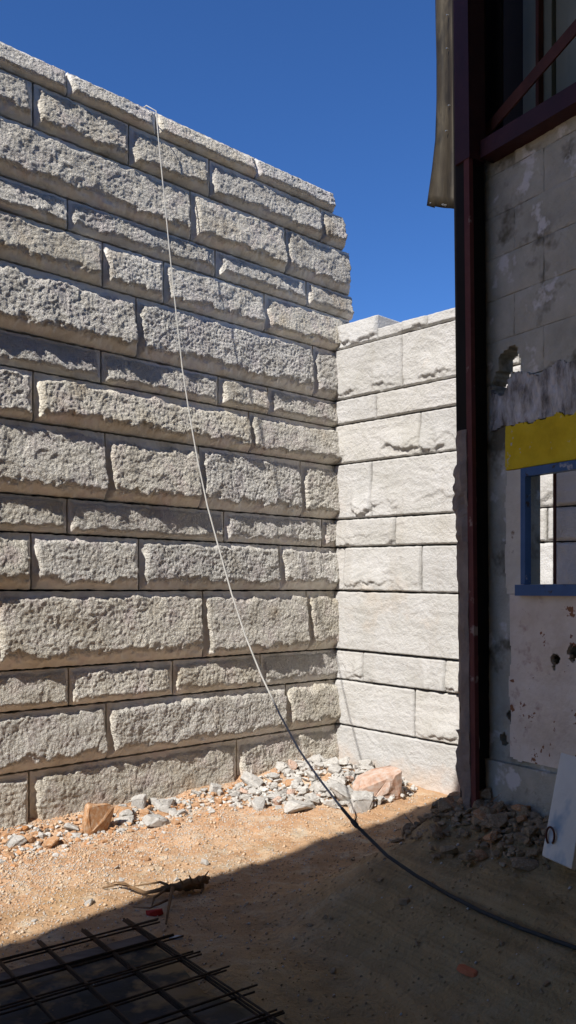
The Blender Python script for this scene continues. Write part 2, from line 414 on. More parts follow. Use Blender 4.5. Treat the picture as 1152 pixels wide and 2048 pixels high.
def split_face(seed):
    """quieter split face: nearly plane, low ripples, a broken lip low on the stone"""
    rr = random.Random(seed)
    lip = rr.random() < .7; lv = rr.uniform(.12, .22); amp = rr.uniform(.018, .034)
    prot = rr.uniform(.020, .034); tv = rr.uniform(-.02, .04)
    def f(u, v, w, h):
        d = soft_min([u / .007, (w - u) / .007, v / .007, (h - v) / .007], 5)
        prof = 1 - (1 - np.clip(d, 0, 1)) ** 2
        wav = fbm(u * 2.2, v * 3.5, seed + 1, 2) * .005
        rip = np.abs(pn(u * 6 + 1.2 * pn(u * 3, v * 4, seed + 2), v * 11, seed + 3)) * .0065
        rip2 = np.abs(pn(u * 17 + v * 9, v * 24 - u * 6, seed + 4)) * .0035
        z = prot + wav - rip - rip2 + .0022 * fbm(u * 40, v * 40, seed + 5, 2) + (h / 2 - v) * tv
        if lip:
            line = h * lv + .035 * fbm(u * 4, v * 0 + .3, seed + 6, 4, .6) + .012 * np.floor(3 * pn(u * 7, v * 0 + 4, seed + 15))
            on = sstep(-.45, .45, pn(u * 2.3, v * 0 + .5, seed + 8) + .6 * pn(u * 11, v * 0 + 1.5, seed + 18) + .10)
            z = z + on * amp * sstep(line + .20, line, v) - on * (amp * (1 + .5 * pn(u * 14, v * 14, seed + 31)) + .003) * sstep(line + .004 + .008 * pn(u * 45, v * 45, seed), line - .016, v)
            ln2 = line + .06 + .05 * fbm(u * 7, v * 0, seed + 9, 2)
            on2 = sstep(.02, .2, pn(u * 4, v * 0 + 2.5, seed + 10))
            z = z - on2 * .007 * sstep(ln2, ln2 - .01, v)
        return prof * np.maximum(z, .002)
    return f

# ------------------------------------------------------------------ the tall wall (courses measured at two columns of the photograph)
GAP = .0065
def line_z(fn, *pts): return sum(fn(*p)[1] for p in pts) / len(pts)
Ltop = line_z(on_left, (0, 77), (668, 390))
Llines = [line_z(on_left, a, b) for a, b in [((0, 134), (640, 416)), ((0, 230), (668, 494)), ((0, 350), (668, 581)), ((0, 419), (668, 630)),
          ((0, 518), (668, 703)), ((0, 657), (670, 803)), ((0, 732), (668, 853)), ((0, 836), (668, 930)), ((0, 985), (670, 1040)),
          ((0, 1063), (672, 1095)), ((0, 1181), (672, 1181)), ((0, 1342), (676, 1298)), ((0, 1428), (672, 1357)), ((0, 1551), (675, 1447))]]
Lj = [  # joints of each course, left to right, as photograph columns; last = end of the course
    [133, 312, 510, 668], [66, 257, 418, 640, 687], [-90, 380, 570, 699], [135, 430, 612, 704], [-60, 205, 327, 528, 668.1],
    [-110, 272, 625, 668.1], [-40, 202, 436, 535, 668.1], [66, 497, 668.1], [-60, 210, 397, 600, 668.1], [-100, 134, 447, 643, 668.1],
    [62, 277, 558, 668.1], [-20, 405, 612, 668.1], [137, 345, 520, 668.1], [-140, 212, 571, 668.1], [58, 473, 668.1]]
Lprot = [.066, .074, .088, .058, .080, .090, .054, .084, .090, .050, .086, .090, .050, .082, .086]

tall = empty('stone_wall', CORN - D * 1.5)
tag(tall, 'tall wall of bulging rock-faced pale stone courses with the cable over its top', 'wall', 'stone walls')
zt = [Ltop] + Llines + [-.25]
cm = MB()
def lw(u, h, z): return CORN + D * u + N * h + Vector((0, 0, z))
for k in range(15):
    e = -on_left(Lj[k][-1], 1000)[0]
    if Lj[k][-1] == 668.1: e = .18 if k > 3 else 0
    if k == 0: e = -on_left(668, 1000)[0]
    cm.hexa([lw(-7, -.055, zt[k + 1]), lw(e - .03, -.055, zt[k + 1]), lw(e - .03, -.5, zt[k + 1]), lw(-7, -.5, zt[k + 1]),
             lw(-7, -.055, zt[k] - (.012 if k == 0 else .0)), lw(e - .03, -.055, zt[k] - (.012 if k == 0 else .0)), lw(e - .03, -.5, zt[k] - (.012 if k == 0 else .0)), lw(-7, -.5, zt[k] - (.012 if k == 0 else .0))])
core = cm.build('mortar_core', M['core'], tall)
for k in range(15):
    z1, z0 = zt[k], zt[k + 1]
    xs = [-on_left(p, 1000)[0] for p in Lj[k]]
    if Lj[k][-1] == 668.1: xs[-1] = .18
    rr = random.Random(100 + k)
    left = [xs[0]]
    while left[0] > -6.3: left.insert(0, left[0] - rr.uniform(.45, 1.25))
    edges = left + xs[1:]
    for i in range(len(edges) - 1):
        a, b = edges[i] + GAP, edges[i + 1] - GAP
        sd = 1000 + k * 37 + i * 911 % 5000
        pr = Lprot[k] * random.Random(sd).uniform(.76, 1.08)
        cell = .0075 if b > -3.15 else (.016 if b > -4.3 else .03)
        grid_block('stone_block', a, b, z0 + GAP, z1 - GAP, cell, rock_face(sd, pr), place_left, M['stone'], tall, .07 if k else .4, None, .004, sd)

# ------------------------------------------------------------------ the lower wall meeting it at the corner
low = empty('stone_wall', CORN + N * 1.2)
tag(low, 'lower sunlit wall of flatter pale stone blocks meeting the tall wall at the corner', 'wall', 'stone walls')
Rz = [on_right(670, 703)[1], on_right(670, 803)[1], on_right(670, 853)[1], on_right(670, 931)[1], on_right(670, 1040)[1], on_right(672, 1095)[1],
      on_right(673, 1181)[1], on_right(676, 1298)[1], on_right(673, 1357)[1], on_right(675, 1447)[1], -.25]
def rs(p): return on_right(p, 1000)[0]
Rj = [[rs(807)], [rs(755)], [rs(843)], [rs(745)], [rs(793), rs(1095)], [rs(692), rs(845), rs(1068)], [], [rs(729), rs(894)], [rs(831)], []]
Rend = 4.6
rcm = MB()
def rw(u, h, z): return CORN + N * u - D * h + Vector((0, 0, z - .018 * u))
rcm.hexa([rw(.02, -.047, -.2), rw(Rend, -.047, -.2), rw(Rend, -.40, -.2), rw(.02, -.40, -.2), rw(.02, -.047, Rz[0]), rw(Rend, -.047, Rz[0]), rw(Rend, -.40, Rz[0]), rw(.02, -.40, Rz[0])])
rcm.build('mortar_core', M['core'], low)
for k in range(10):
    rr = random.Random(300 + k)
    edges = [-.0] + Rj[k]
    while edges[-1] < Rend: edges.append(max(edges[-1] + rr.uniform(.75, 1.25), 1.40))
    for i in range(len(edges) - 1):
        a, b = edges[i] + .007, edges[i + 1] - .007
        cell = .008 if a < 1.35 else (.014 if a < 2.4 else .03)
        sd = 7000 + k * 53 + i * 331
        grid_block('stone_block', a, b, Rz[k + 1] + .006, Rz[k] - .006, cell, split_face(sd), place_right, M['stone_far'], low, .05, None, .003, sd)
s1 = rs(757); tops = [(0, s1, on_right(670, 655)[1])]
e = [s1, rs(857)]
while e[-1] < Rend: e.append(e[-1] + .7)
z_low = on_right(757, 657)[1] + .018 * s1
tops += [(e[i], e[i + 1], z_low) for i in range(len(e) - 1)]
for i, (a, b, z) in enumerate(tops):
    grid_block('stone_block', a + .004, b - .004, Rz[0] + .005, z, .009, split_face(7900 + i * 7), place_right, M['stone_far'], low, .38, None, .003, 50 + i)

# ------------------------------------------------------------------ the shed: open towards the tall wall, we stand inside it
shed = empty('derelict_shed', B0)
tag(shed, 'dark derelict shed with maroon steel post, block wall and blue window', 'building')

def bw(t, q, z): return B0 + E1 * t + EN * q + Vector((0, 0, z))
def on_shed(px, py, q=0.0):
    r = (px - CX) / F
    o = B0 + EN * q
    t = (r * o.y - o.x) / (E1.x - r * E1.y)
    y = o.y + t * E1.y
    return t, CAMZ + (HY - py) / F * y
LEAN = -.0106
def bbox(mb, t0, t1, q0, q1, z0, z1, lean=True):
    def p(t, q, z):
        v = bw(t, q, z)
        if lean: v.x += LEAN * z + .004
        return v
    mb.hexa([p(t0, q1, z0), p(t1, q1, z0), p(t1, q0, z0), p(t0, q0, z0), p(t0, q1, z1), p(t1, q1, z1), p(t1, q0, z1), p(t0, q0, z1)])
def bpart(name, m, args, parent=shed, lean=True):
    mb = MB(); bbox(mb, *args, lean=lean); return mb.build(name, m, parent)

ROOFZ = 5.75
# corner post: an I-section, with a black-coloured plate for the shade in its slot
def tp(px, q=0): return on_shed(px, 900, q)[0]
tA, tB, tC, tD = tp(920), tp(944), tp(954), tp(968)
pm = MB()
bbox(pm, tA, tB, -.13, -.004, -.1, ROOFZ)
bbox(pm, on_shed(948, 900, -.14)[0], on_shed(966, 900, -.12)[0], -.20, -.136, -.1, ROOFZ)
post = pm.build('steel_post', M['shade_black_steel'], shed)
fl = MB(); bbox(fl, tB - .002, tC, -.02, .006, -.1, ROOFZ); fl.build('flange', M['strip'], post)
fl = MB(); bbox(fl, tp(927), tp(956), -.10, .010, on_shed(950, 318)[1], ROOFZ); fl.build('cover_plate', M['purple'], post)

# broken mortar round the foot of the post
def casing(name, t0, t1, z0, z1, seed, amp, parent):
    n_t, n_z = 10, int((z1 - z0) / .018)
    vs = []; loop = []
    per = [(t0, -.2), (t0, -.1), (t0, 0), (t0 + (t1 - t0) * .33, .012), (t0 + (t1 - t0) * .66, .014), (t1, .010), (t1, -.05)]
    V = []; 
    for j in range(n_z + 1):
        z = z0 + (z1 - z0) * j / n_z
        for i, (t, q) in enumerate(per):
            nz = float(fbm(np.array(z * 6.), np.array(i * .35), seed, 3)); n2 = float(fbm(np.array(z * 19.), np.array(i * .9), seed + 2, 2))
            k = amp * (nz + .5 * n2)
            v = bw(t - (k if i <= 2 else 0) - (.0), q + (k * .5 if i >= 2 else 0), z); v.x += LEAN * z + .004
            V.append(v)
    m_ = len(per)
    Fc = [(j * m_ + i, j * m_ + i + 1, (j + 1) * m_ + i + 1, (j + 1) * m_ + i) for j in range(n_z) for i in range(m_ - 1)]
    Fc.append(tuple(n_z * m_ + i for i in range(m_)))
    return obj(name, V, Fc, M['casing'], parent)
z862 = on_shed(930, 862)[1]
casing('mortar_casing', tA - .008, tB + .002, -.1, on_shed(930, 1462)[1], 11, .020, post)
casing('mortar_casing', tA + .004, tB + .001, on_shed(930, 1462)[1], on_shed(930, 1085)[1], 23, .007, post)
casing('mortar_casing', tA - .010, tB + .002, on_shed(930, 1085)[1], on_shed(930, 925)[1], 31, .022, post)
casing('mortar_casing', tA + .006, tB + .001, on_shed(930, 925)[1], z862, 43, .006, post)

# block wall, thick .13, set behind the post
WQ, WT = -.12, .11
def place_shed(q0):
    def f(u, v, h):
        return np.stack([B0.x + E1.x * u + EN.x * (q0 + h), B0.y + E1.y * u + EN.y * (q0 + h), v], -1)
    return f
def ws(px, py, q=WQ): return on_shed(px, py, q)
tW0 = ws(967, 900)[0]
TEND = 2.6
win_t0, win_t1 = ws(1050, 1000)[0], ws(1050, 1000)[0] + 1.05
win_z0, win_z1 = ws(1100, 1168)[1], ws(1060, 944)[1]
ztop = ws(965, 316)[1]
zrow = ws(1030, 756)[1]                                 # bottom of the bare blocks
hole_c = [ws(1033, 718), ws(1034, 736), ws(1017, 722), ws(1000, 762), ws(1026, 704), ws(1031, 728), ws(1009, 740)]
hole_r = [.034, .026, .052, .058, .036, .038, .045]
def wall_mask(U, V):
    ok = ~((U > win_t0) & (U < win_t1) & (V > win_z0) & (V < win_z1))
    for (c, z), r in zip(hole_c, hole_r):
        nz = 1 + .35 * fbm(U * 14, V * 14, 77, 2)
        ok &= ((U - c) ** 2 + ((V - z) * .8) ** 2) > (r * nz) ** 2
    for px, py, r in ((1021, 1432, .019), (1008, 1481, .021), (1115, 1322, .024), (1150, 1305, .026)):
        c, z = ws(px, py)
        ok &= ((U - c) ** 2 + ((V - z) * .75) ** 2) > (r * (1 + .5 * fbm(U * 30, V * 30, 78, 2))) ** 2
    return ok
def hf_con(seed, amp=.004):
    def f(u, v, w, h):
        d = np.clip(soft_min([u / .012, (w - u) / .012, v / .012, (h - v) / .012], 6), 0, 1)
        return .003 * d ** .5 - .002 + amp * fbm(u * 8, v * 8, seed, 3) + .0022 * fbm(u * 45, v * 45, seed + 1, 2)
    return f
def hf_flat(seed, amp=.004):
    return lambda u, v, w, h: amp * fbm(u * 6, v * 6, seed, 3) + .0016 * fbm(u * 45, v * 45, seed + 1, 2)
wall = grid_block('block_wall', tW0, TEND, -.15, zrow - .006, .011, hf_flat(3), place_shed(WQ), M['concrete'], shed, WT, wall_mask)
CH, CW = .205, .40
row = 0; z = zrow
while z < ztop - .03:
    zz = min(z + CH, ztop)
    t = tW0 - (.2 if row % 2 else .02)
    while t < TEND:
        t0, t1 = max(t, tW0), min(t + CW, TEND)
        if t1 - t0 > .03:
            grid_block('concrete_block', t0 + .0012, t1 - .0012, z + .0012, zz - .0012, .011 if t0 < 1.0 else .03, hf_con(500 + row * 31 + int(t * 10)), place_shed(WQ),
                       M['concrete'], wall, .10, wall_mask)
        t += CW
    z += CH; row += 1
# mortar seen behind the open joints of the blocks
mj = MB(); bbox(mj, tW0 + .001, TEND, WQ - WT + .02, WQ - .007, ws(1000, 660)[1], ztop, lean=False)
mj.build('joint_mortar', M['concrete'], wall)
# band of scarred render above the yellow, with its torn lower edge
ytop0, ytop1 = ws(1018, 853)[1], ws(1150, 822)[1]
def ysplit(U, V): return (ytop0 + (ytop1 - ytop0) * (U - ws(1018, 850)[0]) / (ws(1150, 850)[0] - ws(1018, 850)[0]) * .25 + .018 * fbm(U * 13, V * 0, 91, 3))
def m_scar(U, V):
    ok = wall_mask(U, V)
    return ok & (V > ysplit(U, V)) & (V < zrow + .03 * fbm(U * 9, V * 0 + 3, 92, 3)) & (U > ws(985, 800)[0] + .02 * fbm(V * 12, U * 0, 93, 2))
grid_block('scarred_band', tW0, TEND, ytop0 - .08, zrow + .04, .008, lambda u, v, w, h: .008 * np.abs(pn(u * 24, v * 7, 5)) + .006 * fbm(u * 40, v * 20, 6, 3) + .003, place_shed(WQ + .008), M['scarred'], wall, .02, m_scar)
# yellow painted band
yt0 = ws(1016, 900)[0]; yz0 = win_z1 + .035
def m_yel(U, V): return (V < ysplit(U, V) - .004) & (V > yz0 - .016) & (U > yt0 + .004 * fbm(V * 20, U * 0, 94, 2))
grid_block('yellow_band', yt0 - .02, TEND, yz0 - .02, ytop0 + .12, .007, hf_flat(8, .0025), place_shed(WQ + .020), M['yellow'], wall, .03, m_yel)
# window: frame, sill, rod
wf = MB(); FQ = WQ + .035
fz1 = yz0 - .018
f0 = ws(1041, 1000, FQ)[0]; f1 = ws(1050, 1000, FQ)[0]
sill_z = ws(1060, 1169, FQ)[1]
bbox(wf, f0, f1, WQ - .005, FQ, sill_z, fz1, lean=False)
bbox(wf, f1, win_t1 + .05, WQ - .005, FQ - .001, fz1 - .040, fz1, lean=False)
bbox(wf, win_t1 + .0, win_t1 + .05, WQ - .005, FQ - .002, sill_z, fz1 - .040, lean=False)
window = wf.build('window_frame', M['blue'], shed)
sl = MB(); bbox(sl, ws(1031, 1180, WQ + .05)[0], win_t1 + .08, WQ - .10, WQ + .055, sill_z - .052, sill_z - .001, lean=False)
sl.build('sill', M['blue'], window)
tr, _ = ws(1109.5, 1000, WQ - .09)
rd = MB(); rd.tube([bw(tr, WQ - .09, win_z0 - .03), bw(tr, WQ - .09, win_z1 + .06)], .008, 8); rd.build('rod', M['rust'], window)
# plaster beside and below the window
pz1 = sill_z - .053; px0 = ws(1018, 1300)[0]
def m_strip(U, V): return (U > px0 + .009 * fbm(V * 5, U * 0, 95, 3)) & (U < f0 - .003)
grid_block('plaster_strip', px0 - .02, f0, pz1 + .01, fz1, .007, hf_flat(12, .003), place_shed(WQ + .022), M['white_plaster'], wall, .03, m_strip)
pb0 = ws(1025, 1512)[1]
def m_pink(U, V): return (U > ws(1025, 1300)[0] + .010 * fbm(V * 6, U * 0, 96, 3)) & (V > pb0 - .006 + .012 * fbm(U * 8, V * 0, 97, 2)) & wall_mask(U, V)
grid_block('plaster_panel', px0 - .02, TEND, pb0 - .05, pz1 + .006, .007, hf_flat(15, .004), place_shed(WQ + .018), M['pink'], wall, .025, m_pink)
# plinth
grid_block('plinth', tW0 + .03, TEND, -.15, pb0 - .035, .014, hf_flat(16, .006), place_shed(WQ + .030), M['concrete'], wall, .04)

# steel beam over the wall, the brace, and the sheeting above
bz0, bz1 = on_shed(958, 312)[1], on_shed(958, 274)[1]
bpart('steel_beam', M['purple'], (tD - .055, TEND, -.16, -.03, bz0 + .006, bz1), lean=False)
ta, za = on_shed(963, 272, -.12); tb, zb = on_shed(1152, 52, -.12)
br = MB()
d_ = Vector((tb - ta, zb - za)).normalized(); n_ = Vector((-d_.y, d_.x)) * .031
p0 = Vector((ta, za)) - d_ * .02; p1 = Vector((tb, zb)) + d_ * .9
br.hexa([bw(*(p0 - n_).xy.to_tuple()[:1], -.15, (p0 - n_).y)] and [
    bw((p0 - n_).x, -.12, (p0 - n_).y), bw((p1 - n_).x, -.12, (p1 - n_).y), bw((p1 - n_).x, -.13, (p1 - n_).y), bw((p0 - n_).x, -.13, (p0 - n_).y),
    bw((p0 + n_).x, -.12, (p0 + n_).y), bw((p1 + n_).x, -.12, (p1 + n_).y), bw((p1 + n_).x, -.13, (p1 + n_).y), bw((p0 + n_).x, -.13, (p0 + n_).y)])
br.build('brace', M['rust'], shed)
CQ = -.42
tt = on_shed(1046, 100, CQ)[0]; k = 0
while tt < TEND:
    w_ = [.10, .115, .085, .12][k % 4]
    cl = MB(); bbox(cl, tt, tt + w_ - .012, CQ - .02 - (.03 if k % 2 else 0), CQ + (.02 if k % 2 else 0), bz0 - .02, ROOFZ, lean=False)
    cl.build('cladding_sheet', M['cladding'], shed)
    tt += w_; k += 1
bpart('shade_backing', M['shade_black_steel'], (on_shed(996, 100, CQ - .06)[0], TEND, CQ - .09, CQ - .06, bz0 + .0, ROOFZ), lean=False)  # near-black in place of the unlit interior behind the cladding
bpart('shade_plate', M['shade_black_steel'], (on_shed(950, 100, -.19)[0], on_shed(1004, 100, -.19)[0], -.20, -.185, bz1 - .01, ROOFZ), lean=False)  # added plate, coloured black for the shade in this gap
bpart('ledge_board', M['timber'], (tD, TEND, CQ - .06, -.17, bz0 - .03, bz0 + .004), lean=False)
bpart('mullion', M['rust'], (on_shed(1071, 100, CQ + .06)[0], on_shed(1077, 100, CQ + .06)[0], CQ + .025, CQ + .06, bz0 + .005, ROOFZ), lean=False)

# loose flashing hanging beside the post
FQ_ = -.22
xs_ = [(0, 871), (60, 872), (120, 873.5), (200, 873.5), (280, 872.5), (340, 869), (390, 864.5), (414, 862.5)]
FV = []; rows = []
for py, px in [(-260, 868), (-100, 870)] + xs_:
    a = on_shed(px, py, FQ_); b = on_shed(911 if py < 400 else 914, py + (5 if py > 380 else 0), FQ_)
    bow = .03 * max(0, (py - 250) / 160)
    rows.append((a, b, bow))
fv = []; ff = []
for j, (a, b, bow) in enumerate(rows):
    for i in range(7):
        k_ = i / 6; t = a[0] + (b[0] - a[0]) * k_; z = a[1] + (b[1] - a[1]) * k_
        fv.append(bw(t, FQ_ + bow * (1 - k_) + .010 * math.sin(k_ * 9), z))
    fv.append(bw(a[0] + .002, FQ_ - .055 + bow, a[1])); fv.append(bw(a[0] + .006, FQ_ - .055 + bow, a[1]))
W_ = 9
for j in range(len(rows) - 1):
    for i in range(6): ff.append((j * W_ + i, j * W_ + i + 1, (j + 1) * W_ + i + 1, (j + 1) * W_ + i))
    ff.append((j * W_ + 7, j * W_, (j + 1) * W_, (j + 1) * W_ + 7))
flash = obj('flashing_strip', fv, ff, M['sheet'], shed, True)
so = flash.modifiers.new('t', 'SOLIDIFY'); so.thickness = .002
for px, py in ((895, 30), (894, 97), (898, 211), (867, 408), (891, 411), (896, 412), (893, 262)):
    a = on_shed(px, py, FQ_ + .015)
    rv = MB(); c = bw(a[0], FQ_ + .010 + .02 * max(0, (py - 250) / 160), a[1])
    rv.tube([c, c + EN * .010], [.0055, .003], 7); rv.build('rivet', M['rivet'], flash)

# roof and walls over and behind the camera, added and shaped to cast shade
def plan(a, p, z): return CORN + D * a + N * p + Vector((0, 0, z))
pc = (B0 - CORN).dot(N); ac = (B0 - CORN).dot(D)
def shade_roof_p(a): return pc - .03 + BETA * (ac - a)  # edge runs with the sun so its shade meets that of the post
rf = MB()
for a0, a1 in ((-7.6, -4.2), (-4.2, ac + .4)):
    rf.hexa([plan(a0, shade_roof_p(a0), ROOFZ), plan(a1, shade_roof_p(a1), ROOFZ), plan(a1, 10, ROOFZ), plan(a0, 10, ROOFZ),
             plan(a0, shade_roof_p(a0), ROOFZ + .08), plan(a1, shade_roof_p(a1), ROOFZ + .08), plan(a1, 10, ROOFZ + .55), plan(a0, 10, ROOFZ + .55)])
rf.build('shade_roof', M['shade_roofing'], shed)
RA = -9.5; HR = 6.0
def shade_eave_p(a): return 1.40 + BETA * HR / GAMMA - .073 * (a + HR / GAMMA + 2)  # edge worked back from the ground shade it has to cast
rr2 = MB(); a0, a1 = -11.5, -5.35
rr2.hexa([plan(a0, shade_eave_p(a0), HR), plan(a1, shade_eave_p(a1), HR), plan(a1, 10, HR), plan(a0, 10, HR),
          plan(a0, shade_eave_p(a0), HR + .08), plan(a1, shade_eave_p(a1), HR + .08), plan(a1, 10, HR + .5), plan(a0, 10, HR + .5)])
rr2.build('shade_roof', M['shade_roofing'], shed)
rwm = MB(); pE = shade_eave_p(RA) + .25
rwm.hexa([plan(RA - .2, pE, -.1), plan(RA, pE, -.1), plan(RA, 9.8, -.1), plan(RA - .2, 9.8, -.1), plan(RA - .2, pE, HR), plan(RA, pE, HR), plan(RA, 9.8, HR), plan(RA - .2, 9.8, HR)])
rwm.build('added_rear_wall', M['white_plaster'], shed)  # unseen, kept pale to bounce warm light into the shed
sw = MB(); sw.hexa([plan(RA, 9.8, -.1), plan(-.3, 9.8, -.1), plan(-.3, 10, -.1), plan(RA, 10, -.1), plan(RA, 9.8, ROOFZ), plan(-.3, 9.8, ROOFZ), plan(-.3, 10, ROOFZ), plan(RA, 10, ROOFZ)])
sw.build('added_side_wall', M['white_plaster'], shed)  # unseen, closes off blue sky light and bounces warm light

# ------------------------------------------------------------------ leaning board
gq = .20
ta_, zb_ = on_shed(1082, 1712, gq)
def bd(px, py, q): t, z = on_shed(px, py, q); return bw(t, q, z)
c0, c1 = bd(1083, 1711, .22), bd(1143, 1738, .22)
c3 = bd(1121, 1504, .02); c2 = c3 + (c1 - c0) * 1.0
nrm = (c1 - c0).cross(c3 - c0).normalized()
if nrm.dot(EN) < 0: nrm = -nrm
th = -nrm * .03
bm_ = MB(); bm_.hexa([c0, c1, c1 + th, c0 + th, c3, c2, c2 + th, c3 + th])
board = bm_.build('painted_board', M['board'])
tag(board, 'scuffed white painted board leaning on the shed wall, with a rusty ring', 'board')
bv = board.modifiers.new('b', 'BEVEL'); bv.width = .004; bv.segments = 2
rc = c0 + (c1 - c0) * .22 + (c3 - c0) * .20 + nrm * .012
ex = (c1 - c0).normalized(); ey = (c3 - c0).normalized()
rg = MB(); rg.tube([rc + (ex * .021 * math.cos(a) + ey * .034 * math.sin(a)) + nrm * .006 * math.sin(a) for a in [i * math.pi / 9 - .9 for i in range(16)]], .0045, 7)
rg.build('ring_handle', M['rust'], board, True)

# ------------------------------------------------------------------ cable hung over the tall wall
cpts = [(312, 222), (318, 290), (326, 370), (336, 470), (345, 560), (355, 650), (365, 740), (379, 830), (395, 920), (415, 1013), (440, 1105), (464, 1190), (490, 1270), (523, 1352),
        (560, 1430), (598, 1500), (640, 1560), (680, 1612), (720, 1660), (775, 1712), (830, 1750), (900, 1791), (960, 1822), (1040, 1856), (1152, 1896), (1320, 1938)]
s0, z0_ = on_left(312, 222)
r0_ = (312 - CX) / F
y0_ = (.12 + CORN.dot(N)) / (r0_ * N.x + N.y)
Pw = Vector((r0_ * y0_, y0_, 0))
Qg = on_ground(1152, 1895)
cab = [Pw - N * .45 + Vector((0, 0, Ltop + .012)), Pw - N * .12 + Vector((0, 0, Ltop + .014))]
dl = Qg - Pw
LAND = hit(960, 1822)
dl = LAND - Pw
for px, py in cpts:
    if px >= 955:
        cab.append(hit(px, py, .014)); continue
    r = (px - CX) / F
    t = (r * Pw.y - Pw.x) / (dl.x - r * dl.y)
    pt = Pw + dl * t
    z = CAMZ + (HY - py) / F * pt.y
    zg = float(ground_z(pt.x, pt.y)) + .012
    if z < zg + .01 and px > 700: cab.append(hit(px, py, .014))
    else: cab.append(Vector((pt.x, pt.y, z)))
KN = 2 + [p[0] for p in cpts].index(720)                 # where the thin rope is tied to the dark hose
M['rope'] = mat('pale_rope', [(.34, .33, .30), (.44, .42, .385)], 14, .85, .5, 220)
M['hose'] = mat('dark_hose', [(.022, .026, .028), (.04, .044, .046)], 6, .6, .2, 60)
cm_ = MB(); cm_.tube(cab[:KN + 1], [.0040 + .0018 * min(1, i / KN) for i in range(KN + 1)], 8)
rope = cm_.build('rope', M['rope'], None, True)
tag(rope, 'thin pale rope hanging off the top of the tall wall', 'rope')
kd = (cab[KN] - cab[KN - 1]).normalized()
cm_ = MB(); cm_.tube([cab[KN] - kd * .16, cab[KN] - kd * .04] + cab[KN + 1:], .0085, 9)
hose = cm_.build('hose', M['hose'], None, True)
tag(hose, 'dark hose tied to the rope and trailing over the shaded earth', 'hose')
kn = MB(); kn.tube([cab[KN] - kd * .075, cab[KN] - kd * .06, cab[KN] - kd * .035, cab[KN] - kd * .02], [.009, .013, .013, .009], 8)
kn.tube([cab[KN] - kd * .05, cab[KN] - kd * .045 + Vector((.008, 0, .03)), cab[KN] - kd * .05 + Vector((.004, 0, .055))], [.004, .003, .002], 6)
kn.build('knot', M['hose'], hose, True)

# ------------------------------------------------------------------ rubble
def hull_rock(seed, flat=.7, n=16):
    rr = random.Random(seed); bm = bmesh.new()
    for _ in range(n):
        v = Vector((rr.gauss(0, 1), rr.gauss(0, 1), rr.gauss(0, 1))).normalized()
        v = Vector((max(-.72, min(.72, v.x)), max(-.66, min(.66, v.y)), max(-.55, min(.6, v.z))))
        bm.verts.new((v.x, v.y * rr.uniform(.75, 1), v.z * flat))
    bmesh.ops.convex_hull(bm, input=bm.verts)
    bmesh.ops.delete(bm, geom=[v for v in bm.verts if not v.link_faces], context='VERTS')
    bmesh.ops.bevel(bm, geom=bm.edges[:], offset=.05, segments=1, affect='EDGES')
    bmesh.ops.triangulate(bm, faces=bm.faces[:])
    bmesh.ops.subdivide_edges(bm, edges=[e for e in bm.edges if e.calc_length() > .4], cuts=1, use_grid_fill=True)
    for v in bm.verts: v.co += Vector((rr.gauss(0, 1), rr.gauss(0, 1), rr.gauss(0, 1))) * .022
    me = bpy.data.meshes.new('rock'); bm.to_mesh(me); bm.free()
    return me
ROCKS = {}
for mk in ('rock_white', 'rock_orange', 'rock_pink', 'rock_dull'):
    lst = []
    for i in range(9):
        me = hull_rock(i * 13 + len(mk), random.Random(i).uniform(.55, .95)); me.materials.append(M[mk]); lst.append(me)
    ROCKS[mk] = lst
rr = random.Random(3)
def rock(mk, x, y, size, label, group=None, cat='rock', dz=0.0, rot=None, shape=None, mesh=None):
    me = ROCKS[mk][mesh if mesh is not None else rr.randrange(9)]
    o = bpy.data.objects.new('rubble_rock', me); link(o)
    sx = shape or (size * rr.uniform(.85, 1.2), size * rr.uniform(.8, 1.1), size * rr.uniform(.7, 1.0))
    o.scale = sx
    o.rotation_euler = rot or (rr.uniform(-.5, .5), rr.uniform(-.5, .5), rr.uniform(0, 6.28))
    o.location = (x, y, float(ground_z(x, y)) + .22 * sx[2] + dz)
    tag(o, label, cat, group)
    return o
def gpt(px, py, z=0.0):
    p = hit(px, py); return p.x, p.y
def ap(x, y):
    v = Vector((x, y, 0)) - CORN; return v.dot(D), v.dot(N)
# striking single rocks
def solo(mk, px, py, shape, label, rot, mesh, dz=0, cat='rock'):
    x, y = gpt(px, py)
    return rock(mk, x, y, 0, label, None, cat, dz, rot, shape, mesh)
solo('rock_pink', 758, 1592, (.26, .19, .20), 'large pinkish boulder beside the white rubble at the foot of the lower wall', (.2, -.1, .5), 2, .03, 'boulder')
solo('rock_white', 682, 1606, (.20, .14, .16), 'largest tilted white slab in the middle of the rubble pile', (.6, .5, .3), 4, .03)
solo('rock_orange', 198, 1662, (.135, .11, .22), 'upright orange rock standing against the foot of the tall wall', (.1, .1, .4), 5, .02)
solo('rock_white', 312, 1650, (.13, .10, .09), 'white rock with a flat top right of the upright orange rock', (.1, .2, .9), 1, .01)
solo('rock_white', 720, 1618, (.19, .14, .13), 'pale slab lying in front of the pinkish boulder', (.3, -.3, 1.2), 6, .0)
solo('rock_white', 600, 1622, (.17, .12, .10), 'rounded grey-white rock at the front of the rubble pile', (.0, .2, .2), 3, .0)
solo('rock_orange', 582, 1578, (.06, .055, .06), 'small orange stone on top of the white rubble', (.3, .1, .2), 7, .03)
